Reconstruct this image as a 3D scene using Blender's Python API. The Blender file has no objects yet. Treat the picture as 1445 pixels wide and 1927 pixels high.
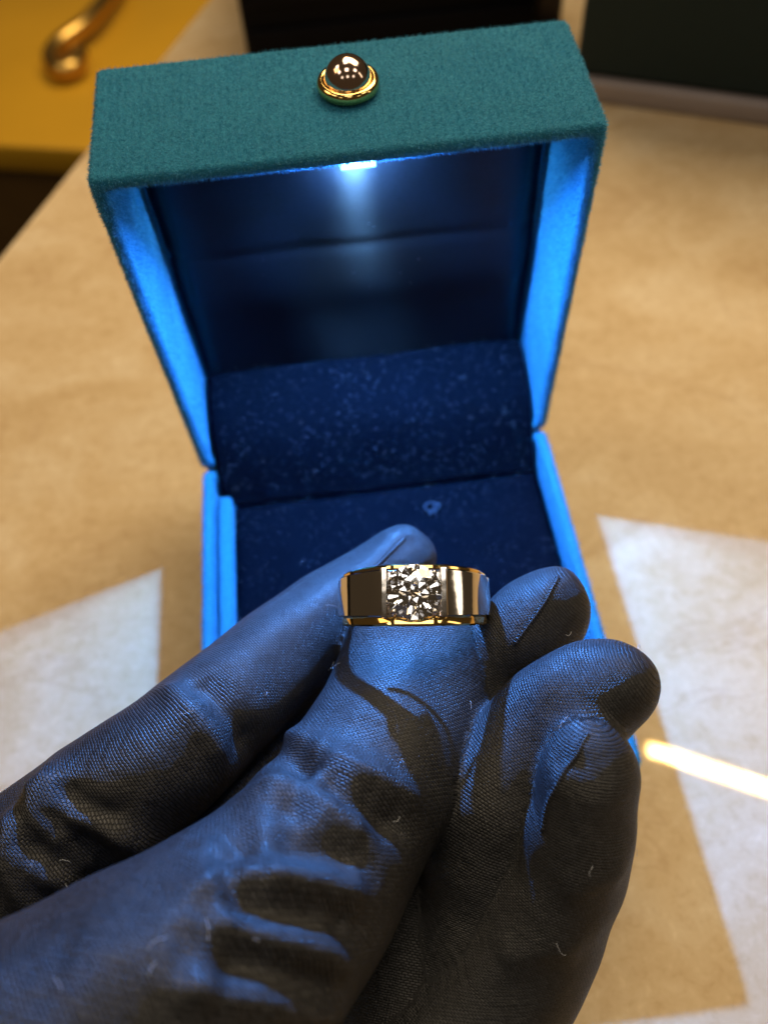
import bpy, bmesh, math, random
import numpy as np
from mathutils import Vector, Matrix

random.seed(7)
rng = np.random.default_rng(11)
S = 0.00113                    # modelling unit (a little over a millimetre) -> metres
sc = bpy.context.scene
COL = sc.collection

# ------------------------------------------------------------------ camera
CAM_R = np.array([[0.9923327232, -0.1139906639, -0.0477691841],
                  [-0.1208552768, -0.8140007263, -0.5681521097],
                  [0.0258798856, 0.5695690882, -0.8215359306]])   # rows: right, down, forward
CAM_C = np.array([-3.6206, -93.9462, 141.2206])
FPX = 1614.297
cam = bpy.data.cameras.new('camera')
cam_o = bpy.data.objects.new('camera', cam)
COL.objects.link(cam_o)
cam.sensor_fit = 'HORIZONTAL'
cam.sensor_width = 36.0
cam.lens = 36.0 * FPX / 1445.0
cam.clip_start = 0.005
cam.clip_end = 20.0
cam.dof.use_dof = True
HS = 0.88                      # the hand and ring stand this far along the first depth estimate
cam.dof.focus_distance = 106.5 * HS * S
cam.dof.aperture_fstop = cam.lens / (1.75 * S * 1000)
_m = Matrix.Identity(4)
for i in range(3):
    _m[i][0] = CAM_R[0][i]; _m[i][1] = -CAM_R[1][i]; _m[i][2] = -CAM_R[2][i]; _m[i][3] = CAM_C[i] * S
cam_o.matrix_world = _m
sc.camera = cam_o

# ------------------------------------------------------------------ world, lamps, exposure
world = bpy.data.worlds.new('World'); sc.world = world
world.use_nodes = True
bg = world.node_tree.nodes['Background']
bg.inputs[0].default_value = (1.0, 0.70, 0.40, 1)
bg.inputs[1].default_value = 0.045

def area_lamp(name, loc, target, sx, sy, watt, col, spread=180):
    l = bpy.data.lights.new(name, 'AREA')
    l.shape = 'RECTANGLE'; l.size = sx * S; l.size_y = sy * S
    l.energy = watt * (S / 0.001) ** 2; l.color = col; l.spread = math.radians(spread)
    o = bpy.data.objects.new(name, l); COL.objects.link(o)
    o.location = Vector(loc) * S
    o.rotation_euler = (Vector(target) - Vector(loc)).to_track_quat('-Z', 'Y').to_euler()
    return o

area_lamp('ceiling_lamp', (170, 330, 580), (10, 0, 20), 520, 300, 3.9, (1.0, 0.79, 0.50))
area_lamp('showcase_lamp', (-420, 60, 520), (0, 0, 20), 220, 220, 0.45, (1.0, 0.70, 0.36))
for _x in (-400, -20, 380):          # added grid of small square lights, put in for sparkle in the diamond
    for _y in (-560, -150, 190):
        area_lamp('added_sparkle_light', (_x, _y, 600), (_x * 0.3, _y * 0.3, 0), 140, 140, 0.20 if _y > -500 else 0.11, (1.0, 0.93, 0.82))
area_lamp('ring_reflection_fill', (560, -150, 330), (0, -30, 40), 60, 260, 0.12, (1.0, 0.84, 0.64))  # added strip light, mirrored as a bright band in the ring's side
# added narrow light making the warm table streak; its true source is unknown
_sl = area_lamp('added_streak_light', (66.5, -64.5, 190), (66.5, -64.5, 0), 62, 1.3, 0.0075, (1.0, 0.80, 0.42), 1.0)
_sl.rotation_euler = (0, 0, math.atan2(-9.3, 17.6))

sc.view_settings.view_transform = 'Standard'
sc.view_settings.look = 'None'
sc.view_settings.exposure = 0.0
sc.view_settings.gamma = 1.0
sc.view_settings.use_curve_mapping = False
sc.cycles.max_bounces = 14
sc.cycles.transmission_bounces = 14
sc.cycles.glossy_bounces = 8
sc.cycles.diffuse_bounces = 3
sc.cycles.sample_clamp_indirect = 6.0
sc.cycles.use_denoising = True

# ------------------------------------------------------------------ helpers
def ray(u, v):
    return CAM_R.T @ np.array([(u - 722.5) / FPX, (v - 963.5) / FPX, 1.0])
def at(u, v, depth):
    return CAM_C + depth * ray(u, v)
def at_z(u, v, z=0.0):
    d = ray(u, v); return CAM_C + (z - CAM_C[2]) / d[2] * d
def to_px(P):
    c = (np.asarray(P) - CAM_C) @ CAM_R.T
    return 722.5 + FPX * c[..., 0] / c[..., 2], 963.5 + FPX * c[..., 1] / c[..., 2], c[..., 2]

def link(name, me, mat=None, parent=None, smooth=False):
    o = bpy.data.objects.new(name, me); COL.objects.link(o)
    if mat is not None: me.materials.append(mat)
    if parent is not None: o.parent = parent
    if smooth:
        me.polygons.foreach_set('use_smooth', np.ones(len(me.polygons), bool))
    return o
def from_bm(name, bm, mat=None, parent=None, smooth=False):
    bmesh.ops.scale(bm, vec=(S, S, S), verts=bm.verts)
    bmesh.ops.recalc_face_normals(bm, faces=bm.faces)
    me = bpy.data.meshes.new(name); bm.to_mesh(me); bm.free()
    return link(name, me, mat, parent, smooth)
def from_np(name, V, F, mat=None, parent=None, smooth=False):
    """V (n,3) mm; F (m,3) or (m,4)"""
    V = np.asarray(V, np.float32) * S; F = np.asarray(F, np.int32)
    me = bpy.data.meshes.new(name)
    n, k = F.shape
    me.vertices.add(len(V)); me.vertices.foreach_set('co', V.ravel())
    me.loops.add(n * k); me.loops.foreach_set('vertex_index', F.ravel())
    me.polygons.add(n)
    me.polygons.foreach_set('loop_start', np.arange(0, n * k, k, dtype=np.int32))
    me.polygons.foreach_set('loop_total', np.full(n, k, np.int32))
    me.update(calc_edges=True); me.validate()
    return link(name, me, mat, parent, smooth)
def empty(name, loc, label, cat, parent=None):
    o = bpy.data.objects.new(name, None); COL.objects.link(o)
    o.location = Vector(loc) * S; o.empty_display_size = 0.01
    if label: o['label'] = label; o['category'] = cat
    return o
def tag(o, label, cat): o['label'] = label; o['category'] = cat; return o

def box_bm(x0, x1, y0, y1, z0, z1, bevel=0.0, seg=2):
    bm = bmesh.new()
    bmesh.ops.create_cube(bm, size=1.0)
    for v in bm.verts:
        v.co = Vector(((x0 + x1) / 2 + v.co.x * (x1 - x0), (y0 + y1) / 2 + v.co.y * (y1 - y0), (z0 + z1) / 2 + v.co.z * (z1 - z0)))
    if bevel > 0:
        bmesh.ops.bevel(bm, geom=bm.edges[:], offset=bevel, segments=seg, profile=0.5, affect='EDGES')
    return bm
def lathe_bm(profile, n=48):
    bm = bmesh.new(); rings = []
    for r, z in profile:
        if r < 1e-6: rings.append([bm.verts.new((0, 0, z))])
        else: rings.append([bm.verts.new((r * math.cos(2 * math.pi * i / n), r * math.sin(2 * math.pi * i / n), z)) for i in range(n)])
    for a, b in zip(rings[:-1], rings[1:]):
        for i in range(n):
            j = (i + 1) % n
            if len(a) == 1: bm.faces.new((a[0], b[i], b[j]))
            elif len(b) == 1: bm.faces.new((a[i], a[j], b[0]))
            else: bm.faces.new((a[i], a[j], b[j], b[i]))
    return bm
def tube_np(path, rad, n=8):
    path = np.asarray(path, float); m = len(path)
    rad = np.broadcast_to(np.asarray(rad, float), (m,))
    T = np.gradient(path, axis=0); T /= np.linalg.norm(T, axis=1)[:, None] + 1e-12
    up = np.array([0.3, 0.2, 1.0]); V = []; F = []
    for i in range(m):
        a = np.cross(T[i], up); a /= np.linalg.norm(a); b = np.cross(T[i], a)
        for k in range(n):
            w = 2 * math.pi * k / n; V.append(path[i] + rad[i] * (math.cos(w) * a + math.sin(w) * b))
    for i in range(m - 1):
        for k in range(n):
            F.append((i * n + k, i * n + (k + 1) % n, (i + 1) * n + (k + 1) % n, (i + 1) * n + k))
    c0 = len(V); V.append(path[0]); V.append(path[-1])
    for k in range(n):
        F.append((c0, (k + 1) % n, k, k)); F.append((c0 + 1, (m - 1) * n + k, (m - 1) * n + (k + 1) % n, (m - 1) * n + (k + 1) % n))
    return np.array(V), F
def tube(name, path, rad, mat, parent=None, n=8):
    V, F = tube_np(path, rad, n)
    me = bpy.data.meshes.new(name)
    me.from_pydata([tuple(v * S) for v in V], [], [tuple(dict.fromkeys(f)) for f in F])
    return link(name, me, mat, parent, True)
def catmull(P, n):
    P = np.asarray(P, float); Q = np.vstack([2 * P[0] - P[1], P, 2 * P[-1] - P[-2]]); out = []
    for i in range(len(P) - 1):
        p0, p1, p2, p3 = Q[i:i + 4]
        for t in np.linspace(0, 1, n, endpoint=False):
            out.append(0.5 * (2 * p1 + (p2 - p0) * t + (2 * p0 - 5 * p1 + 4 * p2 - p3) * t * t + (3 * p1 - p0 - 3 * p2 + p3) * t ** 3))
    out.append(P[-1]); return np.array(out)

# ------------------------------------------------------------------ materials
class NT:
    def __init__(s, name):
        s.m = bpy.data.materials.new(name); s.m.use_nodes = True
        s.t = s.m.node_tree; s.p = s.t.nodes['Principled BSDF']; s.out = s.t.nodes['Material Output']
    def n(s, kind, **kw):
        x = s.t.nodes.new(kind)
        for k, v in kw.items():
            if k.startswith('i_'):
                key = k[2:].replace('_', ' ')
                x.inputs[key].default_value = v
            else: setattr(x, k, v)
        return x
    def l(s, a, b): s.t.links.new(a, b)
    def set(s, **kw):
        for k, v in kw.items():
            key = k.replace('_', ' ')
            s.p.inputs[key].default_value = v
        return s
    def math(s, op, a, b=None, c=None):
        x = s.n('ShaderNodeMath', operation=op)
        for i, q in enumerate((a, b, c)):
            if q is None: continue
            if isinstance(q, (int, float)): x.inputs[i].default_value = q
            else: s.l(q, x.inputs[i])
        return x.outputs[0]
    def ramp(s, fac, stops):
        r = s.n('ShaderNodeValToRGB'); e = r.color_ramp.elements
        while len(e) < len(stops): e.new(0.5)
        for q, (p, c) in zip(e, stops): q.position = p; q.color = (*c, 1)
        s.l(fac, r.inputs[0]); return r.outputs[0]
    def mix(s, fac, a, b, mode='MIX'):
        x = s.n('ShaderNodeMix', data_type='RGBA', blend_type=mode)
        for k, q in ((0, fac), (6, a), (7, b)):
            if isinstance(q, (int, float)): x.inputs[k].default_value = q
            elif isinstance(q, tuple): x.inputs[k].default_value = (*q, 1)
            else: s.l(q, x.inputs[k])
        return x.outputs[2]
    def bump(s, h, strength, dist_mm, normal=None):
        b = s.n('ShaderNodeBump'); b.inputs['Strength'].default_value = strength
        b.inputs['Distance'].default_value = dist_mm * S; s.l(h, b.inputs['Height'])
        if normal is not None: s.l(normal, b.inputs['Normal'])
        return b.outputs[0]
    def obj_mm(s):
        tc = s.n('ShaderNodeTexCoord'); v = s.n('ShaderNodeVectorMath', operation='SCALE'); v.inputs['Scale'].default_value = 1.0 / S
        s.l(tc.outputs['Object'], v.inputs[0]); return v.outputs[0]
    def noise(s, vec, scale, detail=4, rough=0.55, dist=0.0):
        x = s.n('ShaderNodeTexNoise'); x.inputs['Scale'].default_value = scale; x.inputs['Detail'].default_value = detail
        x.inputs['Roughness'].default_value = rough; x.inputs['Distortion'].default_value = dist
        s.l(vec, x.inputs['Vector']); return x.outputs['Fac']

def plain(name, col, rough=0.5, metal=0.0, nscale=0.3, namp=0.15, **kw):
    t = NT(name); v = t.obj_mm(); f = t.noise(v, nscale, 5)
    c = t.mix(f, tuple(x * (1 - namp) for x in col), tuple(min(1, x * (1 + namp)) for x in col))
    t.l(c, t.p.inputs['Base Color']); t.set(Roughness=rough, Metallic=metal, **kw)
    return t.m

def mat_table():
    t = NT('travertine_top'); v = t.obj_mm()
    # stretched cloudy bands
    mp = t.n('ShaderNodeMapping'); mp.inputs['Rotation'].default_value = (0, 0, 0.35); mp.inputs['Scale'].default_value = (0.7, 1.0, 1.0)
    t.l(v, mp.inputs[0])
    cloud = t.noise(mp.outputs[0], 0.045, 6, 0.6, 0.8)
    fine = t.noise(v, 0.42, 6, 0.72, 0.4)
    base = t.ramp(cloud, [(0.28, (0.55, 0.385, 0.20)), (0.5, (0.63, 0.465, 0.265)), (0.72, (0.71, 0.565, 0.37))])
    fleck = t.ramp(fine, [(0.34, (0.86, 0.80, 0.73)), (0.46, (0.96, 0.94, 0.91)), (0.58, (1.0, 1.0, 1.0)), (0.70, (1.12, 1.15, 1.2))])
    c = t.mix(1.0, base, fleck, 'MULTIPLY')
    # small dark pits
    pit = t.noise(mp.outputs[0], 0.75, 3, 0.5, 0.3)
    pm = t.ramp(pit, [(0.70, (0, 0, 0)), (0.76, (1, 1, 1))])
    c = t.mix(t.math('MULTIPLY', pm, 0.2), c, (0.27, 0.16, 0.075))
    # a few long veins
    w = t.n('ShaderNodeTexNoise'); w.inputs['Scale'].default_value = 0.018; w.inputs['Detail'].default_value = 5; w.inputs['Distortion'].default_value = 1.2
    t.l(mp.outputs[0], w.inputs['Vector'])
    vein = t.math('ABSOLUTE', t.math('SUBTRACT', w.outputs['Fac'], 0.5))
    vm = t.ramp(vein, [(0.0, (1, 1, 1)), (0.012, (0, 0, 0))])
    c = t.mix(t.math('MULTIPLY', vm, 0.3), c, (0.42, 0.25, 0.12))
    t.l(c, t.p.inputs['Base Color'])
    t.p.inputs['Specular IOR Level'].default_value = 0.3
    rg = t.math('MULTIPLY_ADD', fine, 0.2, 0.45)
    t.l(rg, t.p.inputs['Roughness'])
    t.l(t.bump(fine, 0.12, 0.25), t.p.inputs['Normal'])
    return t.m

def mat_velvet(name, dark, light, sheen, tint, attr=False, glint=None, spec=0.25):
    t = NT(name); v = t.obj_mm()
    big = t.noise(v, 0.10, 3, 0.5, 0.6); fine = t.noise(v, 2.6, 3, 0.7)
    if attr:
        a = t.n('ShaderNodeAttribute', attribute_name='rnd'); f = t.math('ADD', t.math('MULTIPLY', a.outputs['Fac'], 0.7), t.math('MULTIPLY', big, 0.3))
    else:
        f = t.math('ADD', t.math('MULTIPLY', fine, 0.6), t.math('MULTIPLY', big, 0.4))
        t.l(t.bump(fine, 0.7, 0.35), t.p.inputs['Normal'])
    c = t.ramp(f, [(0.25, dark), (0.8, light)])
    if glint is not None:
        gm = t.math('GREATER_THAN', t.math('ADD', a.outputs['Fac'], t.math('MULTIPLY', t.noise(v, 0.22, 3, 0.6), 0.16)), 1.045)  # some fibres coloured pale, so the velvet's sparkle is painted in
        c = t.mix(gm, c, glint)
    t.l(c, t.p.inputs['Base Color'])
    t.set(Roughness=0.75, Sheen_Weight=sheen, Sheen_Roughness=0.35, Sheen_Tint=(*tint, 1))
    t.p.inputs['Specular IOR Level'].default_value = spec
    if attr:      # thin fibres let part of the light through
        tl = t.n('ShaderNodeBsdfTranslucent'); t.l(c, tl.inputs['Color'])
        mx = t.n('ShaderNodeMixShader'); mx.inputs[0].default_value = 0.4
        t.l(t.p.outputs[0], mx.inputs[1]); t.l(tl.outputs[0], mx.inputs[2]); t.l(mx.outputs[0], t.out.inputs['Surface'])
    return t.m

def mat_satin():
    t = NT('navy_satin'); v = t.obj_mm()
    mp = t.n('ShaderNodeMapping'); mp.inputs['Rotation'].default_value = (0, 0, math.radians(38)); t.l(v, mp.inputs[0])
    br = t.n('ShaderNodeTexBrick'); br.offset = 0.5
    br.inputs['Scale'].default_value = 1.0; br.inputs['Brick Width'].default_value = 0.62; br.inputs['Row Height'].default_value = 0.40
    br.inputs['Mortar Size'].default_value = 0.09; br.inputs['Mortar Smooth'].default_value = 1.0
    t.l(mp.outputs[0], br.inputs['Vector'])
    h = t.math('SUBTRACT', 1.0, br.outputs['Fac'])
    fine = t.noise(v, 1.6, 4, 0.6)
    t.l(t.ramp(fine, [(0.3, (0.003, 0.004, 0.007)), (0.7, (0.006, 0.008, 0.013))]), t.p.inputs['Base Color'])
    t.set(Roughness=0.40, Anisotropic=0.97, Anisotropic_Rotation=0.25); t.p.inputs['Specular IOR Level'].default_value = 0.24
    tg = t.n('ShaderNodeTangent', direction_type='UV_MAP'); t.l(tg.outputs[0], t.p.inputs['Tangent'])
    nb = t.bump(h, 0.2, 0.10)
    t.l(nb, t.p.inputs['Normal'])
    return t.m

def mat_glove():
    t = NT('black_glove_cloth')
    a = t.n('ShaderNodeAttribute', attribute_name='weave')
    br = t.n('ShaderNodeTexBrick'); br.offset = 0.5
    br.inputs['Scale'].default_value = 1.0; br.inputs['Brick Width'].default_value = 0.54; br.inputs['Row Height'].default_value = 0.32
    br.inputs['Mortar Size'].default_value = 0.09; br.inputs['Mortar Smooth'].default_value = 1.0
    br.inputs['Color1'].default_value = (0, 0, 0, 1); br.inputs['Color2'].default_value = (1, 1, 1, 1)
    v = t.obj_mm()
    wob = t.n('ShaderNodeTexNoise'); wob.inputs['Scale'].default_value = 0.35; wob.inputs['Detail'].default_value = 2; t.l(v, wob.inputs['Vector'])
    wv = t.n('ShaderNodeVectorMath', operation='MULTIPLY_ADD'); wv.inputs[1].default_value = (0.35, 0.35, 0.0)
    t.l(wob.outputs['Color'], wv.inputs[0]); t.l(a.outputs['Vector'], wv.inputs[2])
    t.l(wv.outputs[0], br.inputs['Vector'])
    h = t.math('SUBTRACT', 1.0, br.outputs['Fac'])
    per = t.math('MULTIPLY', br.outputs['Color'], 1.0)
    fine = t.noise(v, 3.5, 3, 0.7)
    thread = t.math('MULTIPLY', h, t.math('MULTIPLY_ADD', per, 0.5, 0.5))
    c = t.ramp(thread, [(0.0, (0.0015, 0.0015, 0.0016)), (0.4, (0.005, 0.0049, 0.0052)), (1.0, (0.031, 0.030, 0.0325))])
    t.l(c, t.p.inputs['Base Color'])
    t.l(t.math('MULTIPLY_ADD', fine, 0.3, 0.38), t.p.inputs['Roughness'])
    t.p.inputs['Specular IOR Level'].default_value = 0.46
    nb = t.bump(t.noise(v, 0.5, 3, 0.5), 0.35, 0.5)
    nb = t.bump(h, 0.6, 0.13, nb)
    t.l(nb, t.p.inputs['Normal'])
    return t.m

def mat_metal(name, col, rough, scr=0.0):
    t = NT(name); v = t.obj_mm()
    t.set(Metallic=1.0, Base_Color=(*col, 1))
    n = t.noise(v, 0.9, 4, 0.6)
    t.l(t.math('MULTIPLY_ADD', n, 0.06, rough), t.p.inputs['Roughness'])
    if scr: t.l(t.bump(t.noise(v, 0.35, 2), scr, 0.05), t.p.inputs['Normal'])
    return t.m

def mat_diamond():
    t = NT('diamond_crystal'); t.t.nodes.remove(t.p)
    g = t.n('ShaderNodeBsdfGlass'); g.inputs['IOR'].default_value = 2.42; g.inputs['Roughness'].default_value = 0.0
    g.inputs['Color'].default_value = (0.99, 0.99, 1, 1)
    t.l(g.outputs[0], t.out.inputs['Surface']); return t.m

def mat_emit(name, col, k):
    t = NT(name); t.set(Base_Color=(*col, 1), Emission_Color=(*col, 1), Emission_Strength=k); return t.m

M_TABLE = mat_table()
TEAL_D, TEAL_L = (0.02, 0.23, 0.37), (0.17, 0.58, 0.82)
M_VEL = mat_velvet('teal_velvet', TEAL_D, (0.012, 0.14, 0.20), 0.25, (0.5, 0.8, 0.9))
M_NAP = mat_velvet('teal_velvet_fibre', TEAL_D, TEAL_L, 0.9, (0.6, 0.9, 0.95), True)
M_NVEL = mat_velvet('navy_velvet', (0.001, 0.002, 0.005), (0.003, 0.005, 0.010), 0.0, (0.4, 0.5, 0.9), spec=0.03)
M_NNAP = mat_velvet('navy_velvet_fibre', (0.0005, 0.001, 0.0024), (0.0013, 0.0026, 0.006), 0.0, (0.5, 0.6, 1.0), True, (0.40, 0.46, 0.58))
M_NNAP.node_tree.nodes['Principled BSDF'].inputs['Roughness'].default_value = 0.4
M_NNAP.node_tree.nodes['Principled BSDF'].inputs['Specular IOR Level'].default_value = 0.04
M_SATIN = mat_satin()
M_GLOVE = mat_glove()
M_GOLD = mat_metal('yellow_gold', (0.93, 0.63, 0.22), 0.05, 0.15)
M_KNOB = mat_metal('rose_gold', (0.86, 0.62, 0.48), 0.09, 0.1)
M_WHITE_GOLD = mat_metal('white_gold', (0.80, 0.74, 0.68), 0.045, 0.25)
M_DIA = mat_diamond()
M_LINT = plain('pale_lint', (0.55, 0.57, 0.62), 0.6, nscale=3)
M_EMB = plain('emblem_foil', (0.03, 0.045, 0.08), 0.5, nscale=3)
M_SEAM = plain('black_thread', (0.016, 0.016, 0.018), 0.5, nscale=6, namp=0.4)
M_LEDBODY = plain('white_plastic', (0.7, 0.72, 0.75), 0.4)
LED_COL = (0.075, 0.31, 1.0)
M_LED = mat_emit('led_glow', (0.20, 0.50, 1.0), 3600)
M_AMBER = plain('amber_lacquer', (0.62, 0.33, 0.018), 0.4, nscale=0.02, namp=0.12)
M_BRASS = mat_metal('aged_brass', (0.72, 0.45, 0.12), 0.3)
M_FRONT_SHADE = plain('shaded_front_brown', (0.10, 0.052, 0.012), 0.5, nscale=0.05, namp=0.2)  # the cabinet front's shade, painted as a darker brown
M_BLACK = plain('black_leather', (0.003, 0.003, 0.005), 0.6, nscale=0.4, namp=0.3)
M_BLACK.node_tree.nodes['Principled BSDF'].inputs['Specular IOR Level'].default_value = 0.08
M_TAUPE = plain('brown_leather', (0.035, 0.022, 0.014), 0.55, nscale=0.3)
M_GREEN = plain('dark_green_cloth', (0.004, 0.016, 0.017), 0.85, nscale=0.5, namp=0.25)
M_PLINTH = plain('pale_lacquer', (0.30, 0.25, 0.24), 0.35, nscale=0.05)
M_DARKFLOOR = plain('dark_floor', (0.012, 0.008, 0.005), 0.7, nscale=0.02)

# ------------------------------------------------------------------ setting: table, floor
e0, e1 = np.array([-89.3, 99.8]), np.array([-35.4, 228.4])
dr = (e1 - e0) / np.linalg.norm(e1 - e0)
A, B = e0 - dr * 420, e0 + dr * 900
bm = bmesh.new()
loop = [(A[0], A[1]), (700, A[1]), (700, B[1]), (B[0], B[1])]
top = [bm.verts.new((x, y, 0)) for x, y in loop]; bot = [bm.verts.new((x, y, -22)) for x, y in loop]
bm.faces.new(top); bm.faces.new(bot[::-1])
for i in range(4): bm.faces.new((top[i], bot[i], bot[(i + 1) % 4], top[(i + 1) % 4]))
bmesh.ops.bevel(bm, geom=[e for e in bm.edges if all(v.co.z > -1 for v in e.verts)], offset=1.2, segments=3, affect='EDGES', profile=0.5)
table = from_bm('table', bm, M_TABLE); table['kind'] = 'structure'
bm = bmesh.new(); bmesh.ops.create_grid(bm, x_segments=1, y_segments=1, size=2500)
bmesh.ops.translate(bm, verts=bm.verts, vec=(0, 0, -700))
floor = from_bm('floor', bm, M_DARKFLOOR); floor['kind'] = 'structure'

# ------------------------------------------------------------------ ring box
W, D, T, HB, WALL = 60.0, 59.56, 21.76, 25.0, 2.4
THETA = math.radians(85.628)
BOX0 = (0, -D / 2, 0)
ring_box = empty('ring_box', BOX0, 'open teal velvet ring box with glowing light inside its raised lid', 'ring box')

def shell(name, h, depth, flip, mat):
    """rounded open case, x +-W/2, y -D..0, z 0..h; open side at z=0 (flip) or z=h"""
    bm = box_bm(-W / 2, W / 2, -D, 0, 0, h)
    zo = 0 if flip else h
    f = [f for f in bm.faces if abs(f.calc_center_median().z - zo) < 1e-4][0]
    bmesh.ops.inset_region(bm, faces=[f], thickness=WALL)
    r = bmesh.ops.extrude_face_region(bm, geom=[f])
    vs = [g for g in r['geom'] if isinstance(g, bmesh.types.BMVert)]
    bmesh.ops.translate(bm, verts=vs, vec=(0, 0, depth if flip else -depth))
    bmesh.ops.delete(bm, geom=[f], context='FACES_ONLY') if f.is_valid else None
    bmesh.ops.recalc_face_normals(bm, faces=bm.faces)
    bmesh.ops.bevel(bm, geom=bm.edges[:], offset=0.75, segments=3, profile=0.5, affect='EDGES', clamp_overlap=True)
    return from_bm(name, bm, mat, ring_box, True)

def nap(parent_obj, name, mat, density, length, width, comb, keep=None, tilt=0.45, swirl=0.5, rib=0.0):
    """short pile fibres, one triangle each, standing on the faces of a mesh"""
    me = parent_obj.data; me.calc_loop_triangles()
    V = np.empty(len(me.vertices) * 3); me.vertices.foreach_get('co', V); V = V.reshape(-1, 3) / S
    N = np.empty(len(me.vertices) * 3); me.vertices.foreach_get('normal', N); N = N.reshape(-1, 3)
    tri = np.empty(len(me.loop_triangles) * 3, np.int32); me.loop_triangles.foreach_get('vertices', tri); tri = tri.reshape(-1, 3)
    a, b, c = V[tri[:, 0]], V[tri[:, 1]], V[tri[:, 2]]
    fn = np.cross(b - a, c - a); ar = np.linalg.norm(fn, axis=1) / 2; fn = fn / (2 * ar[:, None] + 1e-12)
    if keep is not None: ar = ar * keep((a + b + c) / 3, fn)
    n = int(ar.sum() * density)
    if n == 0: return None
    t = rng.choice(len(tri), n, p=ar / ar.sum())
    r1, r2 = np.sqrt(rng.random(n)), rng.random(n)
    w0, w1, w2 = (1 - r1)[:, None], (r1 * (1 - r2))[:, None], (r1 * r2)[:, None]
    P = w0 * a[t] + w1 * b[t] + w2 * c[t]
    if keep is not None:
        k = keep(P, fn[t]) > 0; P = P[k]; t = t[k]; n = len(P)
    nn = fn[t]
    ph = np.sin(P[:, 0] * 0.21 + 1.3 * np.sin(P[:, 1] * 0.17)) + np.sin(P[:, 1] * 0.33 + P[:, 2] * 0.3 + P[:, 0] * 0.1)
    cdir = np.asarray(comb, float)[None] + swirl * np.stack([np.sin(2.1 * ph), np.cos(1.7 * ph), 0.5 * np.sin(3 * ph)], 1)
    d = nn * (1 - 0.15 * rng.random((n, 1))) + tilt * cdir + 0.38 * rng.normal(size=(n, 3))
    bad = (d * nn).sum(1) < 0.25; d[bad] += nn[bad] * 0.6
    d /= np.linalg.norm(d, axis=1)[:, None]
    L = (length * (0.55 + 0.6 * rng.random(n)))[:, None]
    s = np.cross(d, rng.normal(size=(n, 3))); s /= np.linalg.norm(s, axis=1)[:, None]
    s *= width / 2
    P0 = P - nn * 0.05
    VV = np.stack([P0 - s, P0 + s, P0 + d * L + s * 0.2], 1).reshape(-1, 3)
    o = from_np(name, VV, np.arange(3 * n).reshape(-1, 3), mat, parent_obj)
    at_ = o.data.attributes.new('rnd', 'FLOAT', 'POINT'); at_.data.foreach_set('value', np.repeat(np.clip(rng.random(n) + rib * np.sin(P[:, 0] * 6.6 + 0.5 * np.sin(P[:, 1] * 0.4)), 0, 1), 3).astype(np.float32))
    o['kind'] = 'stuff'
    return o

# --- base
base = shell('base', HB, 9.0, False, M_VEL)
base.location = (0, D / 2 * S, 0)
nap(base, 'velvet_pile', M_NAP, 26, 0.55, 0.075, (0.2, -0.6, 0), keep=lambda P, n: ((P[:, 2] > 15) & ((n[:, 2] > -.2))).astype(float))
# lining strip along the left wall, beside the cushion
strip = from_bm('lining_strip', box_bm(-27.55, -25.5, -57.0, -5.2, 16.2, 23.6, 0.5, 3), M_VEL, base, True)
strip['label'] = 'narrow teal velvet strip beside the cushion'
nap(strip, 'velvet_pile', M_NAP, 26, 0.4, 0.075, (0.0, -0.6, 0))
# cushion, soft top with a ring slot
def cushion_mesh():
    nx, ny = 60, 56; x0, x1, y0, y1 = -25.45, 27.55, -57.05, -5.6
    V = []; F = []
    for j in range(ny + 1):
        for i in range(nx + 1):
            x = x0 + (x1 - x0) * i / nx; y = y0 + (y1 - y0) * j / ny
            ed = min(x - x0, x1 - x, y - y0, y1 - y)
            z = 21.2 - 0.9 * math.exp(-ed / 0.7) + 0.12 * math.sin(x * 0.31) * math.cos(y * 0.27)
            z -= 3.0 * math.exp(-((y + 31) / 0.8) ** 2) * (1 if abs(x - 1) < 17 else 0)
            V.append((x, y, z))
    for j in range(ny):
        for i in range(nx):
            a = j * (nx + 1) + i; F.append((a, a + 1, a + nx + 2, a + nx + 1))
    n0 = len(V); rim = [i for i in range(nx + 1)] + [j * (nx + 1) + nx for j in range(1, ny + 1)] + [ny * (nx + 1) + i for i in range(nx - 1, -1, -1)] + [j * (nx + 1) for j in range(ny - 1, 0, -1)]
    for r in rim: V.append((V[r][0], V[r][1], 16.1))
    m = len(rim)
    for k in range(m): F.append((rim[k], n0 + k, n0 + (k + 1) % m, rim[(k + 1) % m]))
    return np.array(V), np.array(F)
cv, cf = cushion_mesh()
cushion = from_np('cushion', cv, cf, M_NVEL, base, True)
cushion['label'] = 'dark navy velvet cushion with a slot'
nap(cushion, 'velvet_pile', M_NNAP, 22, 0.5, 0.08, (0.1, -0.5, 0), keep=lambda P, n: (n[:, 2] > 0.2).astype(float))
# gem outline emblem pressed on the cushion
em0 = at_z(812, 956, 22.0)
def emp(pts): return [em0 + np.array([0.8 * x, -0.8 * y, 0.0]) for x, y in pts]
for k_, pts in enumerate(([(-1.5, -0.6), (-1.0, -1.25), (0.2, -1.45), (1.3, -1.0), (1.6, -0.3), (0.9, 0.7), (0.2, 0.9), (-0.7, 1.6)],
                          [(-1.5, -0.6), (-1.2, 0.1), (-0.7, 0.7), (-0.2, 1.2)],
                          [(1.0, -0.95), (0.5, -0.2), (0.2, 0.85)])):
    em = tube('emblem_line', catmull(emp(pts), 5), 0.11, M_EMB, cushion, 6)
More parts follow.
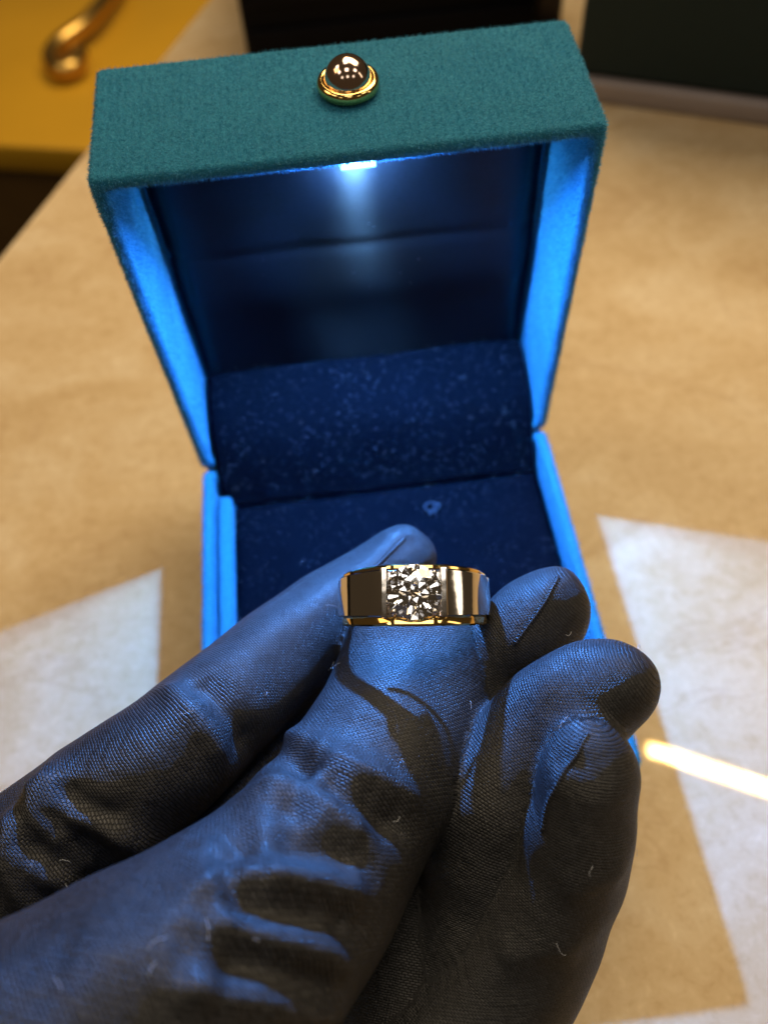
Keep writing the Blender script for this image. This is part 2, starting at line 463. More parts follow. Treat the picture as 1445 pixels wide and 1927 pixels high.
# --- hinge flap, a velvet apron curving from the cushion up into the lid
fy = catmull([(-5.3, 20.6), (-3.6, 22.6), (-0.5, 26.6), (3.0, 30.0), (8.0, 32.6), (13.4, 34.3)], 6)
V = []; F = []; nxf = 40
for j, (y, z) in enumerate(fy):
    for i in range(nxf + 1):
        x = -27.5 + 55.0 * i / nxf
        V.append((x, y, z + 0.18 * math.sin(x * 0.22 + y * 0.3) - 0.5 * math.exp(-(27.5 - abs(x)) / 0.9)))
mrow = nxf + 1
nf = len(V)
V += [(x, y + 0.55, z - 0.8) for x, y, z in V]
for off, fl in ((0, False), (nf, True)):
    for j in range(len(fy) - 1):
        for i in range(nxf):
            a = off + j * mrow + i; q = (a, a + 1, a + mrow + 1, a + mrow); F.append(q[::-1] if fl else q)
for j in range(len(fy) - 1):
    for i in (0, nxf):
        a = j * mrow + i; F.append((a, a + mrow, nf + a + mrow, nf + a))
for i in range(nxf):
    F.append((i, nf + i, nf + i + 1, i + 1)); a = (len(fy) - 1) * mrow + i; F.append((a, a + 1, nf + a + 1, nf + a))
flap = from_np('hinge_flap', V, F, M_NVEL, base, True)
flap['label'] = 'navy velvet apron covering the hinge'
nap(flap, 'velvet_pile', M_NNAP, 22, 0.5, 0.08, (0.1, -0.4, -0.2), keep=lambda P, n: ((n[:, 2] > 0.1)).astype(float))

hs = from_bm('hinge_strip', box_bm(-29.5, 29.5, 0.5, 2.4, 22.5, 25.9, 0.6, 2), M_VEL, base, True)
hs['label'] = 'teal velvet hinge strip joining lid and base'
# --- lid (modelled closed, then swung open about the hinge)
lid = shell('lid', T, 16.0, True, M_VEL)
lid.location = (0, D / 2 * S, HB * S)
lid.rotation_euler = (-THETA, 0, 0)
def lid_keep(P, n):
    k = np.ones(len(P))
    k[(P[:, 2] > 13.5) & (np.abs(P[:, 0]) < W / 2 - WALL - 0.01) & (P[:, 1] > -D + WALL + .01) & (P[:, 1] < -WALL)] = 0   # behind the lining
    k[P[:, 2] > T - 0.3] = 0.35
    k[P[:, 1] > -2.0] = 0.5
    kn = np.hypot(P[:, 0] - 1.0, P[:, 2] - 11.7) < 3.4
    k[kn & (P[:, 1] < -D + 0.5)] = 0
    return k
nap(lid, 'velvet_pile', M_NAP, 48, 0.55, 0.06, (0.15, -0.1, -0.55), keep=lid_keep, tilt=0.8, rib=0.16)
# satin lining panel
nx, ny = 90, 90; px0, px1, py0, py1 = -27.5, 27.5, -D + WALL + 0.1, -2.6
V = []; F = []
for j in range(ny + 1):
    for i in range(nx + 1):
        x = px0 + (px1 - px0) * i / nx; y = py0 + (py1 - py0) * j / ny; d = -y
        dd = d - (33.2 - 0.012 * x)
        z = 14.4
        z += 0.22 * math.exp(-(dd / 1.0) ** 2)                       # fold line pulled back
        z -= 0.55 * math.exp(-((d - 26) / 6.0) ** 2)               # lower half bulges out
        ex = min(x - px0, px1 - x)
        z += 1.5 * math.exp(-(ex / 1.5) ** 2)
        z += 0.15 * math.sin(x * 0.33 + d * 0.12)
        V.append((x, y, min(z, 16.6)))
for j in range(ny):
    for i in range(nx):
        a = j * (nx + 1) + i; F.append((a, a + nx + 1, a + nx + 2, a + 1))
satin = from_np('satin_lining', V, F, M_SATIN, lid, True)
uvl = satin.data.uv_layers.new(name='UVMap')
_vi = np.empty(len(satin.data.loops), np.int32); satin.data.loops.foreach_get('vertex_index', _vi)
uvl.data.foreach_set('uv', (np.array(V)[_vi][:, :2] / 60.0).astype(np.float32).ravel())
sol = satin.modifiers.new('thickness', 'SOLIDIFY'); sol.thickness = 0.4 * S; sol.offset = -1
satin['label'] = 'dark navy satin lining with a horizontal fold'
# LED lamp on the inside of the top wall
led_t, led_x = 9.4, 1.4
led = from_bm('led_lamp', box_bm(led_x - 3.2, led_x + 3.2, -D + WALL - 0.05, -D + WALL + 0.75, led_t - 2.0, led_t + 3.4, 0.25, 2), M_LEDBODY, lid)
from_bm('added_light_shield', box_bm(led_x - 2.3, led_x + 2.3, -D + WALL + 5.0, -D + WALL + 7.8, led_t + 0.95, led_t + 1.32, 0.05, 1), M_LEDBODY, led)  # added shield, out of view, keeps the chip's light on the lining
from_bm('added_chip_mount', box_bm(led_x - 2.0, led_x + 2.0, -D + WALL + 0.7, -D + WALL + 6.05, led_t + 1.3, led_t + 4.0, 0.2, 2), M_LEDBODY, led)  # added mount, brings the chip near the lining for a hot spot
from_bm('led_chip', box_bm(led_x - 1.5, led_x + 1.5, -D + WALL + 6.0, -D + WALL + 6.3, led_t + 1.6, led_t + 3.6, 0.05, 1), M_LED, led)
ll = bpy.data.lights.new('led_light', 'AREA'); ll.shape = 'RECTANGLE'; ll.size = 2.2 * S; ll.size_y = 1.6 * S
ll.energy = 0.36 * (S / 0.001) ** 2; ll.color = LED_COL
llo = bpy.data.objects.new('led_light', ll); COL.objects.link(llo); llo.parent = lid
llo.location = Vector((led_x, -D + WALL + 1.05, led_t)) * S
ll.spread = math.radians(150)
llo.rotation_euler = (math.radians(90 - 52), 0, 0)          # local -Z -> +y of the closed lid = downwards when open
# clasp knob on the lid's top side
knob_o = Vector((1.0, -D - 0.25, 11.7)) * S
collar = from_bm('clasp_collar', lathe_bm([(0, 0), (3.45, 0), (3.75, 0.25), (3.75, 1.0), (3.55, 1.3), (3.1, 1.42), (2.85, 1.25), (2.75, 1.0), (0, 1.0)], 64), M_GOLD, lid, True)
knob = from_bm('clasp_knob', lathe_bm([(2.6, 0.4), (2.78, 0.65)] + [(2.85 * math.cos(a), 1.05 + 2.85 * math.sin(a)) for a in np.linspace(0.0, math.pi / 2 - 0.02, 18)] + [(0, 3.9)], 64), M_KNOB, lid, True)
for o in (collar, knob):
    o.location = knob_o; o.rotation_euler = (math.radians(90), 0, 0)

def specks(name, parent_obj, pts, size, mat=M_LINT):
    V = []; F = []
    oct_ = np.array([(1, 0, 0), (-1, 0, 0), (0, 1, 0), (0, -1, 0), (0, 0, 1), (0, 0, -1)], float)
    of = [(0, 2, 4), (2, 1, 4), (1, 3, 4), (3, 0, 4), (2, 0, 5), (1, 2, 5), (3, 1, 5), (0, 3, 5)]
    for p in pts:
        b = len(V); s = size * random.uniform(0.5, 1.3); V += [np.asarray(p) + s * q for q in oct_]; F += [tuple(b + i for i in f) for f in of]
    o = from_np(name, V, F, mat, parent_obj); o['kind'] = 'stuff'; return o
specks('dust_sparkle', satin, [(random.gauss(0, 8), -random.uniform(24, 40), 13.2 + 0 * k) for k in range(16)], 0.07)
specks('dust_sparkle', flap, [(random.uniform(-26, 26), yy, zz + 0.7) for yy, zz in [fy[random.randrange(4, len(fy))] for _ in range(300)]], 0.075)  # dust specks, pale so they also paint in the pile's sparkle
specks('dust_sparkle', cushion, [(random.uniform(-25, 27), random.uniform(-40, -6), 21.7) for _ in range(200)], 0.07)

# ------------------------------------------------------------------ finger ring
RC = at(779, 1131, 113.8 * HS)
r_hat = ray(779, 1131); r_hat /= np.linalg.norm(r_hat)
xh = CAM_R[0] - (CAM_R[0] @ r_hat) * r_hat; xh /= np.linalg.norm(xh)
up = np.cross(xh, -r_hat); up = up if up @ CAM_R[1] < 0 else -up
tau = math.radians(4.5)
ax = up * math.cos(tau) + r_hat * math.sin(tau)
front = -(r_hat * math.cos(tau) - up * math.sin(tau))
xr = np.cross(ax, front) * -1.0
if xr @ CAM_R[0] < 0: xr = -xr
roll = math.radians(-0.6)
ax, xr = ax * math.cos(roll) + xr * math.sin(roll), xr * math.cos(roll) - ax * math.sin(roll)
finger_ring = empty('finger_ring', RC, 'two-tone gold ring with a round diamond held by the gloved fingers', 'ring')
RM = Matrix(((xr[0], -front[0], ax[0], 0), (xr[1], -front[1], ax[1], 0), (xr[2], -front[2], ax[2], 0), (0, 0, 0, 1)))
if RM.to_3x3().determinant() < 0:
    pass
finger_ring.rotation_euler = RM.to_euler()
finger_ring.scale = (HS, HS, HS)
def hw(ph): return 2.35 + 1.45 * (0.5 + 0.5 * math.cos(ph)) ** 0.9      # half width of the band round the ring
def loft(name, prof, ph0, ph1, n, mat, closed):
    """prof(ph) -> list of (r, z); swept round the ring, front is ph=0 (towards local -y)"""
    V = []; F = []; k = len(prof(0)); m = n if closed else n + 1
    for i in range(m):
        ph = ph0 + (ph1 - ph0) * i / n
        for r, z in prof(ph): V.append((r * math.sin(ph), -r * math.cos(ph), z))
    for i in range(n):
        a, b = i * k, ((i + 1) % m) * k
        for j in range(k): F.append((a + j, b + j, b + (j + 1) % k, a + (j + 1) % k))
    me_f = [tuple(f) for f in F]
    if not closed: me_f += [tuple(range(k))[::-1], tuple((m - 1) * k + j for j in range(k))]
    me = bpy.data.meshes.new(name); me.from_pydata([tuple(np.array(v) * S) for v in V], [], me_f)
    bm_ = bmesh.new(); bm_.from_mesh(me); bmesh.ops.recalc_face_normals(bm_, faces=bm_.faces); bm_.to_mesh(me); bm_.free()
    o = link(name, me, mat, finger_ring, True)
    md = o.modifiers.new('edge', 'EDGE_SPLIT'); md.split_angle = math.radians(32)
    return o
def flat(ph, r0):         # a slightly flattened face towards the viewer
    c = math.cos(ph)
    return min(r0, (r0 - 0.38) / c) if c > 0.3 else r0
def rail_low(ph):
    w = hw(ph); z0, z1 = -w, -w + 1.15
    R1 = flat(ph, 9.55)
    return [(8.6, z0 + .15), (8.85, z0), (R1 - .15, z0), (R1, z0 + .2), (R1, z1 - .2), (R1 - .1, z1), (8.6, z1)]
def rail_top(ph):
    w = hw(ph); z0, z1 = w - 0.55, w
    R1 = flat(ph, 9.6)
    return [(8.6, z0), (R1 - .08, z0), (R1, z0 + .1), (R1, z1 - .15), (R1 - .12, z1), (8.85, z1), (8.6, z1 - .15)]
def white(ph):
    w = hw(ph); z0, z1 = -w + 1.16, w - 0.56
    R1 = flat(ph, 10.05)
    return [(8.7, z0), (R1 - .12, z0), (R1, z0 + .12), (R1, z1 - .12), (R1 - .12, z1), (8.7, z1)]
loft('gold_rail', rail_low, 0, 2 * math.pi, 160, M_GOLD, True)['label'] = 'yellow gold lower edge of the band'
loft('gold_rail', rail_top, 0, 2 * math.pi, 160, M_GOLD, True)['label'] = 'yellow gold upper edge of the band'
gap = math.asin(3.55 / 9.7)
loft('white_gold_band', white, gap, 2 * math.pi - gap, 150, M_WHITE_GOLD, False)
for s in (-1, 1):
    b_ = from_bm('setting_bar', box_bm(s * 3.62 - 0.42, s * 3.62 + 0.42, -10.15, -8.5, -2.75, 3.3, 0.16, 2), M_WHITE_GOLD, finger_ring)
# brilliant-cut stone
GR = 3.42
bm = bmesh.new(); pts = []
for i in range(8):
    a = math.radians(45 * i + 22.5); pts.append((0.56 * math.cos(a), 0.56 * math.sin(a), 0.30))
    a2 = math.radians(45 * i); pts.append((0.775 * math.cos(a2), 0.775 * math.sin(a2), 0.195))
    pts.append((0.24 * math.cos(a2 + math.radians(22.5)) , 0.24 * math.sin(a2 + math.radians(22.5)), -0.655))
for i in range(16):
    a = math.radians(22.5 * i); pts += [(math.cos(a), math.sin(a), 0.018), (math.cos(a), math.sin(a), -0.018)]
pts.append((0, 0, -0.86))
for p_ in pts: bm.verts.new(Vector(p_) * GR)
bmesh.ops.convex_hull(bm, input=bm.verts[:])
bmesh.ops.dissolve_limit(bm, angle_limit=math.radians(0.8), verts=bm.verts[:], edges=bm.edges[:])
dia = from_bm('diamond', bm, M_DIA, finger_ring)
dia.rotation_euler = (math.radians(90), math.radians(8), 0)
dia.location = Vector((0, -10.3, 0.28)) * S
plate = from_bm('stone_reflector', box_bm(-3.9, 3.9, -7.25, -6.95, -2.7, 3.3, 0.1, 1), M_WHITE_GOLD, finger_ring)  # added plate behind the stone, returns light to brighten it
# seat and four small prongs holding the stone
for sx in (-1, 1):
    for sz in (-1, 1):
        P0 = np.array([sx * 2.55, -9.3, 0.28 + sz * 2.42]); P1 = np.array([sx * 2.45, -10.75, 0.28 + sz * 2.32])
        tube('prong', [P0, (P0 + P1) / 2, P1], [0.34, 0.32, 0.26], M_WHITE_GOLD, finger_ring, 10)

# ------------------------------------------------------------------ gloved hand (implicit surface -> one mesh)
FING = {   # u, v (photograph), depth mm, radius mm
 'thumb': [(778, 1215, 118.2, 4.5), (770, 1290, 115.7, 6.1), (735, 1375, 112, 7.9), (686, 1485, 106, 9.4), (577, 1640, 97, 11.0), (425, 1800, 88, 12.4), (240, 1950, 82.5, 14.2), (30, 2110, 79.5, 16.2), (-150, 2290, 78, 17.5)],
 'thumb_left': [(738, 1140, 119.6, 3.3), (722, 1195, 119.0, 4.3), (714, 1270, 116.8, 5.4), (712, 1340, 114, 6.4), (700, 1420, 110, 7.8)],
 'thumb_right': [(822, 1140, 119.6, 3.3), (844, 1195, 119.0, 4.3), (840, 1270, 116.8, 5.4), (812, 1350, 113.5, 6.5), (750, 1430, 109.5, 7.8)],
 'index': [(760, 1052, 130.0, 4.3), (718, 1088, 129.8, 5.6), (655, 1138, 128.0, 6.3), (590, 1185, 125.5, 6.8), (465, 1292, 118.5, 7.25), (330, 1412, 111, 7.8), (170, 1532, 110, 8.4), (30, 1650, 109, 9.1), (-130, 1810, 105, 9.8), (-170, 2030, 100, 10.8), (0, 2250, 96, 12)],
 'middle': [(1036, 1150, 116, 4.75), (990, 1190, 117, 6.1), (922, 1268, 119.5, 6.9), (868, 1410, 119.5, 7.7), (825, 1600, 116, 8.5), (795, 1800, 112, 9.8), (770, 2000, 107, 11.2), (740, 2200, 100, 12.3)],
 'ring': [(1150, 1290, 103, 5.2), (1095, 1318, 104.5, 6.35), (1010, 1395, 107.3, 7.0), (940, 1515, 107.3, 7.5), (900, 1680, 110, 8.45), (875, 1850, 109, 9.6), (850, 2020, 105, 10.8), (810, 2200, 100, 12.3)],
 'little': [(1112, 1432, 98, 3.95), (1103, 1480, 98.6, 5.05), (1090, 1555, 100, 5.95), (1050, 1650, 103.5, 7.25), (972, 1785, 107, 8.9), (880, 1920, 107, 10.5), (800, 2080, 103, 11.9), (760, 2230, 98, 13.3)],
 'middle_tip': [(1048, 1100, 116, 1.6), (1028, 1135, 116.2, 3.8), (1005, 1167, 116.6, 4.9)],
 'little_tip': [(1100, 1392, 98.0, 2.2), (1104, 1420, 98.0, 3.5), (1108, 1450, 98.2, 4.4)],
 'index_tip': [(762, 1016, 130.3, 1.5), (748, 1052, 130.0, 4.0)],
 'index_side': [(640, 1262, 131, 4.5), (560, 1365, 128, 6.5), (470, 1490, 123, 8.2), (370, 1600, 119, 9.2), (250, 1690, 114, 9.2)],
 'palm': [(780, 2230, 99, 13), (520, 2330, 95, 16), (200, 2400, 90, 18), (150, 2650, 92, 20), (100, 2950, 96, 22)],
}
VOX = 0.45
names = list(FING)
same_as = {'thumb_left': 'thumb', 'thumb_right': 'thumb', 'middle_tip': 'middle', 'little_tip': 'little', 'index_tip': 'index', 'index_side': 'index'}
poly = {}
for k in names:
    q = catmull([(*at(u, v, d * HS), r * HS) for u, v, d, r in FING[k]], 7)
    poly[k] = q
allp = np.vstack(list(poly.values()))
lo = (allp[:, :3] - allp[:, 3:]).min(0) - 3; hi = (allp[:, :3] + allp[:, 3:]).max(0) + 3
dims = np.ceil((hi - lo) / VOX).astype(int) + 1
def finger_field(q):
    F = np.full(dims, 4.0, np.float32)
    for (a, b) in zip(q[:-1], q[1:]):
        rm = max(a[3], b[3]) + 4.0
        i0 = np.maximum(((np.minimum(a[:3], b[:3]) - rm - lo) / VOX).astype(int), 0)
        i1 = np.minimum(((np.maximum(a[:3], b[:3]) + rm - lo) / VOX).astype(int) + 2, dims)
        gx, gy, gz = [np.arange(i0[k], i1[k], dtype=np.float32) * VOX + lo[k] for k in range(3)]
        ab = b[:3] - a[:3]; L2 = float(ab @ ab) + 1e-9
        dx, dy, dz = (gx - a[0])[:, None, None], (gy - a[1])[None, :, None], (gz - a[2])[None, None, :]
        t = np.clip((dx * ab[0] + dy * ab[1] + dz * ab[2]) / L2, 0, 1)
        dd = np.sqrt((dx - t * ab[0]) ** 2 + (dy - t * ab[1]) ** 2 + (dz - t * ab[2]) ** 2) - (a[3] + t * (b[3] - a[3]))
        s = tuple(slice(i0[k], i1[k]) for k in range(3))
        F[s] = np.minimum(F[s], dd)
    return F
def smin(a, b, k):
    h = np.clip(k - np.abs(a - b), 0, None) / k
    return np.minimum(a, b) - h * h * k * 0.25
field = None
for k in names:
    f = finger_field(poly[k])
    field = f if field is None else smin(field, f, 7.0 if k == 'palm' else (5.0 if k.startswith('thumb') else (2.2 if k in same_as else 0.4)))
def surface_nets(F):
    nx, ny, nz = F.shape
    s = F < 0
    cnt = np.zeros((nx - 1, ny - 1, nz - 1), np.int8)
    c8 = [(i, j, k) for i in (0, 1) for j in (0, 1) for k in (0, 1)]
    for i, j, k in c8: cnt += s[i:nx - 1 + i, j:ny - 1 + j, k:nz - 1 + k]
    act = (cnt > 0) & (cnt < 8)
    idx = np.argwhere(act); ids = np.full(act.shape, -1, np.int32); ids[act] = np.arange(len(idx))
    vals = {c: F[idx[:, 0] + c[0], idx[:, 1] + c[1], idx[:, 2] + c[2]] for c in c8}
    acc = np.zeros((len(idx), 3)); n = np.zeros(len(idx))
    for c in c8:
        for axx in range(3):
            if c[axx] == 1: continue
            e = list(c); e[axx] = 1; e = tuple(e)
            a, b = vals[c], vals[e]; m = (a < 0) != (b < 0)
            t = np.where(m, a / (a - b + 1e-20), 0)
            p = np.array(c, float)[None].repeat(len(idx), 0); p[:, axx] += t
            acc[m] += p[m]; n[m] += 1
    V = idx + acc / n[:, None]
    Q = []
    for axx in range(3):
        o1, o2 = [k for k in range(3) if k != axx]
        sl0 = [slice(None)] * 3; sl1 = [slice(None)] * 3; sl0[axx] = slice(0, -1); sl1[axx] = slice(1, None)
        m = s[tuple(sl0)] != s[tuple(sl1)]
        e = np.argwhere(m)
        e = e[(e[:, o1] > 0) & (e[:, o2] > 0) & (e[:, o1] < F.shape[o1] - 1) & (e[:, o2] < F.shape[o2] - 1)]
        ins = s[tuple(e.T)]
        def g(d1, d2):
            q = e.copy(); q[:, o1] -= d1; q[:, o2] -= d2; return ids[tuple(q.T)]
        q = np.stack([g(1, 1), g(0, 1), g(0, 0), g(1, 0)], 1)
        if axx == 1: ins = ~ins
        q[~ins] = q[~ins][:, ::-1]
        Q.append(q)
    return V, np.vstack(Q)
HV, HF = surface_nets(field)
# normals from the field gradient
def sample(Fd, P):
    P = np.clip(P, 0, np.array(Fd.shape) - 1.001); i = P.astype(int); f = P - i; out = 0
    for a in (0, 1):
        for b in (0, 1):
            for c in (0, 1):
                w = (f[:, 0] if a else 1 - f[:, 0]) * (f[:, 1] if b else 1 - f[:, 1]) * (f[:, 2] if c else 1 - f[:, 2])
                out = out + w * Fd[i[:, 0] + a, i[:, 1] + b, i[:, 2] + c]
    return out
HN = np.stack([sample(field, HV + np.eye(3)[k]) - sample(field, HV - np.eye(3)[k]) for k in range(3)], 1)
HN /= np.linalg.norm(HN, axis=1)[:, None] + 1e-9
HP = HV * VOX + lo
# which finger, and cloth coordinates (along, around)
best = np.full(len(HP), 1e9); fid = np.zeros(len(HP), int); weave = np.zeros((len(HP), 3), np.float32)
for fi, k in enumerate(names):
    if k in same_as: continue
    q = poly[k]; P3 = q[:, :3]; T3 = np.gradient(P3, axis=0); T3 /= np.linalg.norm(T3, axis=1)[:, None]
    s = np.concatenate([[0], np.cumsum(np.linalg.norm(np.diff(P3, axis=0), axis=1))])
    bd = np.full(len(HP), 1e9)
    for i in range(len(q)):
        d = np.linalg.norm(HP - P3[i], axis=1) - q[i, 3] - (3.0 if k == 'thumb' and i < 14 else 0.0)
        bd = np.minimum(bd, d)
    m = bd < best
    best[m] = bd[m]; fid[m] = fi
    # cloth coordinates blended smoothly over the nearby stretch of the finger
    X = HP[m]; dm = np.full(len(X), 1e9)
    for i in range(len(q)): dm = np.minimum(dm, ((X - P3[i]) ** 2).sum(1))
    W_ = np.zeros(len(X)); sS = np.zeros(len(X)); cP = np.zeros((len(X), 3)); cT = np.zeros((len(X), 3))
    for i in range(len(q)):
        rel = X - P3[i]; w = np.exp(-((rel ** 2).sum(1) - dm) / 45.0); al = rel @ T3[i]
        W_ += w; sS += w * (s[i] + al); cP += w[:, None] * (P3[i] + al[:, None] * T3[i]); cT += w[:, None] * T3[i]
    sS /= W_; cP /= W_[:, None]; cT /= np.linalg.norm(cT, axis=1)[:, None]
    tc = CAM_C - cP; e1_ = tc - (tc * cT).sum(1)[:, None] * cT; e1_ /= np.linalg.norm(e1_, axis=1)[:, None]
    e2_ = np.cross(cT, e1_); rp = X - cP
    ang = np.arctan2((rp * e2_).sum(1), (rp * e1_).sum(1))
    weave[m, 0] = ang * 8.5 + fi * 31.3; weave[m, 1] = sS / HS + fi * 17.7
# folds of the cloth: (finger, [(u, v)...], width mm, height mm)
FOLDS = [
 ('thumb', [(515, 1385), (575, 1400), (650, 1440), (740, 1482), (805, 1518)], 1.7, 1.0),
 ('thumb', [(530, 1418), (573, 1446), (648, 1500), (720, 1538), (790, 1575)], 1.9, -1.5),
 ('thumb', [(455, 1492), (560, 1478), (640, 1522), (718, 1583)], 2.4, 1.2),
 ('thumb', [(540, 1520), (570, 1526)], 1.6, -0.6),
 ('thumb', [(400, 1612), (500, 1590), (600, 1596), (720, 1632)], 2.6, -1.3),
 ('thumb', [(330, 1690), (450, 1648), (550, 1653), (640, 1673), (700, 1697)], 1.9, 1.4),
 ('thumb', [(400, 1712), (500, 1712), (600, 1718), (700, 1750)], 2.2, -1.4),
 ('thumb', [(330, 1738), (450, 1747), (550, 1778), (610, 1797), (668, 1815)], 1.7, 1.4),
 ('thumb', [(380, 1800), (480, 1822), (570, 1852), (650, 1872)], 2.1, -1.3),
 ('thumb', [(300, 1862), (430, 1872), (540, 1890), (645, 1914)], 1.7, 1.3),
 ('thumb', [(120, 1800), (260, 1790), (340, 1800)], 4.0, 0.5),
 ('index', [(300, 1290), (340, 1312), (390, 1368), (428, 1445)], 1.8, 0.9),
 ('index', [(350, 1262), (405, 1310), (450, 1370), (485, 1425)], 2.4, -1.3),
 ('index', [(100, 1428), (95, 1478), (110, 1520), (165, 1545), (240, 1575), (330, 1622)], 2.0, 1.5),
 ('index', [(128, 1470), (130, 1500), (170, 1524), (240, 1545)], 1.5, -1.3),
 ('index', [(75, 1470), (67, 1513), (92, 1558), (140, 1598)], 1.3, 1.1),
 ('index', [(88, 1520), (120, 1562), (175, 1600), (240, 1640)], 1.5, -1.3),
 ('index', [(35, 1515), (30, 1563), (52, 1610), (100, 1645), (180, 1690)], 1.7, 1.5),
 ('index', [(48, 1570), (80, 1610), (130, 1640), (200, 1680)], 1.2, -1.0),
 ('index', [(-5, 1560), (5, 1620), (40, 1680), (110, 1740)], 1.7, 1.3),
 ('index', [(800, 1000), (760, 1030), (720, 1075)], 1.6, -0.35),
 ('middle', [(1050, 1085), (1020, 1130), (990, 1180), (950, 1240)], 1.6, 0.35),
 ('ring', [(1080, 1225), (1060, 1290), (1040, 1360)], 2.5, -0.3),
 ('little', [(1108, 1385), (1070, 1440), (1040, 1500), (1022, 1560)], 0.8, 0.35),
 ('little', [(1040, 1440), (1055, 1436), (1085, 1428)], 0.8, -0.3),
 ('little', [(1180, 1640), (1120, 1660), (1050, 1690)], 2.4, 0.45),
 ('little', [(1100, 1780), (1020, 1790), (930, 1810)], 2.2, 0.5),
]
uu, vv, dd_ = to_px(HP)
disp = np.zeros(len(HP))
facing = (HN * (CAM_C - HP)).sum(1) > 0
for fn_, pix, wd, ht in FOLDS:
    wd *= HS; ht *= HS
    fi = names.index(fn_); cand = np.where((fid == fi) & facing)[0]
    pp = catmull(pix, 6); path = []
    for u, v in pp:
        d2 = (uu[cand] - u) ** 2 + (vv[cand] - v) ** 2
        j = cand[np.argmin(d2)]; path.append(HP[j])
    path = np.array(path); n = len(path)
    near = np.where((fid == fi) & (np.abs(HP - path.mean(0)).max(1) < 45))[0]
    bd = np.full(len(near), 1e9); bt = np.zeros(len(near))
    for i in range(n - 1):
        a, b = path[i], path[i + 1]; ab = b - a; L2 = ab @ ab + 1e-9
        t = np.clip(((HP[near] - a) @ ab) / L2, 0, 1)
        d = np.linalg.norm(HP[near] - (a + t[:, None] * ab), axis=1)
        m = d < bd; bd[m] = d[m]; bt[m] = (i + t[m]) / (n - 1)
    taper = np.clip(np.minimum(bt, 1 - bt) * 5 + 0.15, 0, 1)
    disp[near] += 1.5 * ht * taper * np.exp(-(bd / wd) ** 1.55)
for _ in range(9):
    kv = rng.normal(size=3); kv *= rng.uniform(0.35, 0.95) / np.linalg.norm(kv)
    disp += 0.05 * np.sin(HP @ kv + rng.uniform(0, 6.3))
HP2 = HP + HN * disp[:, None]
ea = np.concatenate([HF[:, k] for k in range(4)]); eb = np.concatenate([HF[:, (k + 1) % 4] for k in range(4)])
deg = np.bincount(ea, minlength=len(HP2)) + np.bincount(eb, minlength=len(HP2))
for lam in (0.6, 0.6, 0.6, 0.5):
    acc = np.stack([np.bincount(ea, HP2[eb, c], len(HP2)) + np.bincount(eb, HP2[ea, c], len(HP2)) for c in range(3)], 1)
    HP2 = HP2 + lam * (acc / np.maximum(deg, 1)[:, None] - HP2)
hand = from_np('gloved_hand', HP2, HF, M_GLOVE, None, True)
tag(hand, 'hand in a black cloth glove pinching the ring between thumb and finger', 'hand')
wa = hand.data.attributes.new('weave', 'FLOAT_VECTOR', 'POINT'); wa.data.foreach_set('vector', weave.ravel())
# stitched seams at the finger ends
def surf_path(fn_, pix, n=8):
    cand = np.where((fid == names.index(fn_)) & facing)[0]; out = []; nr = []
    for u, v in catmull(pix, n):
        j = cand[np.argmin((uu[cand] - u) ** 2 + (vv[cand] - v) ** 2)]; out.append(HP2[j]); nr.append(HN[j])
    out, nr = np.array(out), np.array(nr)
    for _ in range(6):
        out[1:-1] = (out[:-2] + 2 * out[1:-1] + out[2:]) / 4; nr[1:-1] = (nr[:-2] + 2 * nr[1:-1] + nr[2:]) / 4
    return out, nr / np.linalg.norm(nr, axis=1)[:, None]
for fn_, pix in (('little', [(1106, 1378), (1085, 1418), (1058, 1460), (1034, 1510), (1018, 1565)]),
                 ('middle', [(1052, 1086), (1032, 1122), (1004, 1165), (968, 1215)]),
                 ('index', [(764, 1006), (735, 1040), (700, 1072), (655, 1108)]),
                 ):
    sp, sn = surf_path(fn_, pix)
    seam = tube('seam', sp + 0.0 * sn, 0.13, M_SEAM, hand, 8)
    for k in range(1, len(sp) - 1, 1):
        tg_ = sp[k + 1] - sp[k - 1]; tg_ /= np.linalg.norm(tg_); sd = np.cross(tg_, sn[k])
        tube('stitch', [sp[k] - sd * 0.34 + sn[k] * 0.02, sp[k] + sn[k] * 0.13, sp[k] + sd * 0.34 + sn[k] * 0.02], 0.06, M_SEAM, seam, 5)
# loose lint on the glove
vis = np.where(facing & (vv > 1000) & (vv < 1920) & (uu > 0) & (uu < 1240))[0]
LV, LF = [], []
for k in range(26):
    j = int(rng.choice(vis)); p = HP2[j]; nrm = HN[j]
    t1 = np.cross(nrm, rng.normal(size=3)); t1 /= np.linalg.norm(t1); t2 = np.cross(nrm, t1); L = rng.uniform(0.4, 1.6)
    pts = [p + nrm * (0.12 + 0.35 * math.sin(math.pi * a) * rng.random()) + t1 * L * (a - 0.5) + t2 * L * 0.5 * math.sin(2.2 * a + k) for a in np.linspace(0, 1, 6)]
    V_, F_ = tube_np(pts, 0.018, 4); b0 = sum(len(x) for x in LV); LV.append(V_); LF += [tuple(b0 + i for i in f) for f in F_]
me = bpy.data.meshes.new('lint'); me.from_pydata([tuple(v * S) for v in np.vstack(LV)], [], [tuple(dict.fromkeys(f)) for f in LF])
lint = link('lint', me, M_LINT, hand); lint['kind'] = 'stuff'

# ------------------------------------------------------------------ things behind the box
# black leather jewellery tray
tray = empty('jewellery_tray', (26, 205, 0), 'black leather tray with ridged front behind the ring box lid', 'tray')
for name_, args in (('tray_body', (-47.5, 42, -30, 40, 0, 70)),):
    from_bm(name_, box_bm(*args, 2.0, 3), M_BLACK, tray, True)
for k in range(4):
    from_bm('ridge', box_bm(-46, 40.5, -31.4, -29.5, 8 + k * 12, 14 + k * 12, 0.6, 2), M_BLACK, tray, True)
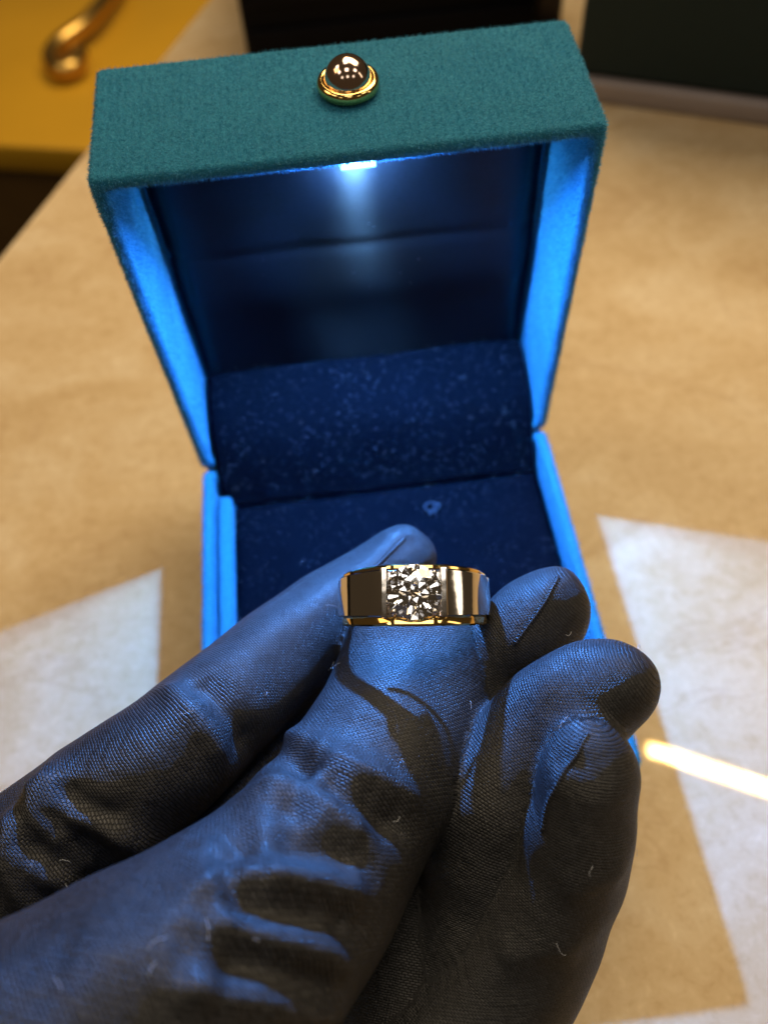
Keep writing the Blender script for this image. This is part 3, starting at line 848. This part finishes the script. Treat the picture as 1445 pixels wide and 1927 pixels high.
# brown leather stand
stand = empty('display_stand', (74, 205, 0), 'dark brown leather stand between black tray and green case', 'stand')
from_bm('foot', box_bm(-4.5, 4.5, -28, 20, 0, 4, 1, 2), M_TAUPE, stand, True)
from_bm('board', box_bm(-4, 4, -24, -14, 3.5, 90, 1, 2), M_TAUPE, stand, True)
# dark green case on a pale plinth
g0, g1 = np.array([79.4, 139.0]), np.array([122.2, 118.1]); gd = (g1 - g0) / np.linalg.norm(g1 - g0)
case = empty('display_case', (g0[0], g0[1], 0), 'dark green cloth display case on a pale plinth', 'case')
case.rotation_euler = (0, 0, math.atan2(gd[1], gd[0]))
from_bm('plinth', box_bm(-10, 190, 0, 120, 0, 6.4, 1.0, 2), M_PLINTH, case, True)
from_bm('case_body', box_bm(-8.5, 188, 2, 118, 6.3, 100, 2.5, 3), M_GREEN, case, True)
# amber cabinet standing lower, beyond the table's edge
zc = -95.0
c0, c1 = at_z(-60, 268, zc), at_z(330, 290, zc)
cd = (c1 - c0)[:2]; cl = np.linalg.norm(cd); ang = math.atan2(cd[1], cd[0])
cab = empty('side_cabinet', (c0[0], c0[1], -700), 'amber lacquered low cabinet below the table edge', 'cabinet')
cab.rotation_euler = (0, 0, ang)
from_bm('cabinet_top', box_bm(-140, cl + 120, 0, 178, 590, 605, 1.5, 2), M_AMBER, cab, True)
from_bm('cabinet_front', box_bm(-135, cl + 115, 5, 170, 0, 590, 1.5, 2), M_FRONT_SHADE, cab, True)
hz = zc + 8
hp = [at_z(150, 100, zc + 7), at_z(140, 124, zc + 7), at_z(112, 130, zc + 7), at_z(96, 108, zc + 7), at_z(112, 80, zc + 8), at_z(160, 44, zc + 10), at_z(196, 4, zc + 10), at_z(235, -45, zc + 6)]
hnd = tube('bar_handle', catmull(hp, 6), np.linspace(5.0, 4.6, 43), M_BRASS, None, 14)
tag(hnd, 'brass bar with a looped end lying on the amber cabinet', 'handle')
for k in (0,):
    pb = at_z(120, 118, zc)
    bm = lathe_bm([(0, 0), (10, 0), (10.5, 1.5), (9.5, 3.5), (7, 5), (0, 5.2)], 32)
    ro = from_bm('handle_rose', bm, M_BRASS, hnd, True); ro.location = Vector((pb[0], pb[1], zc)) * S
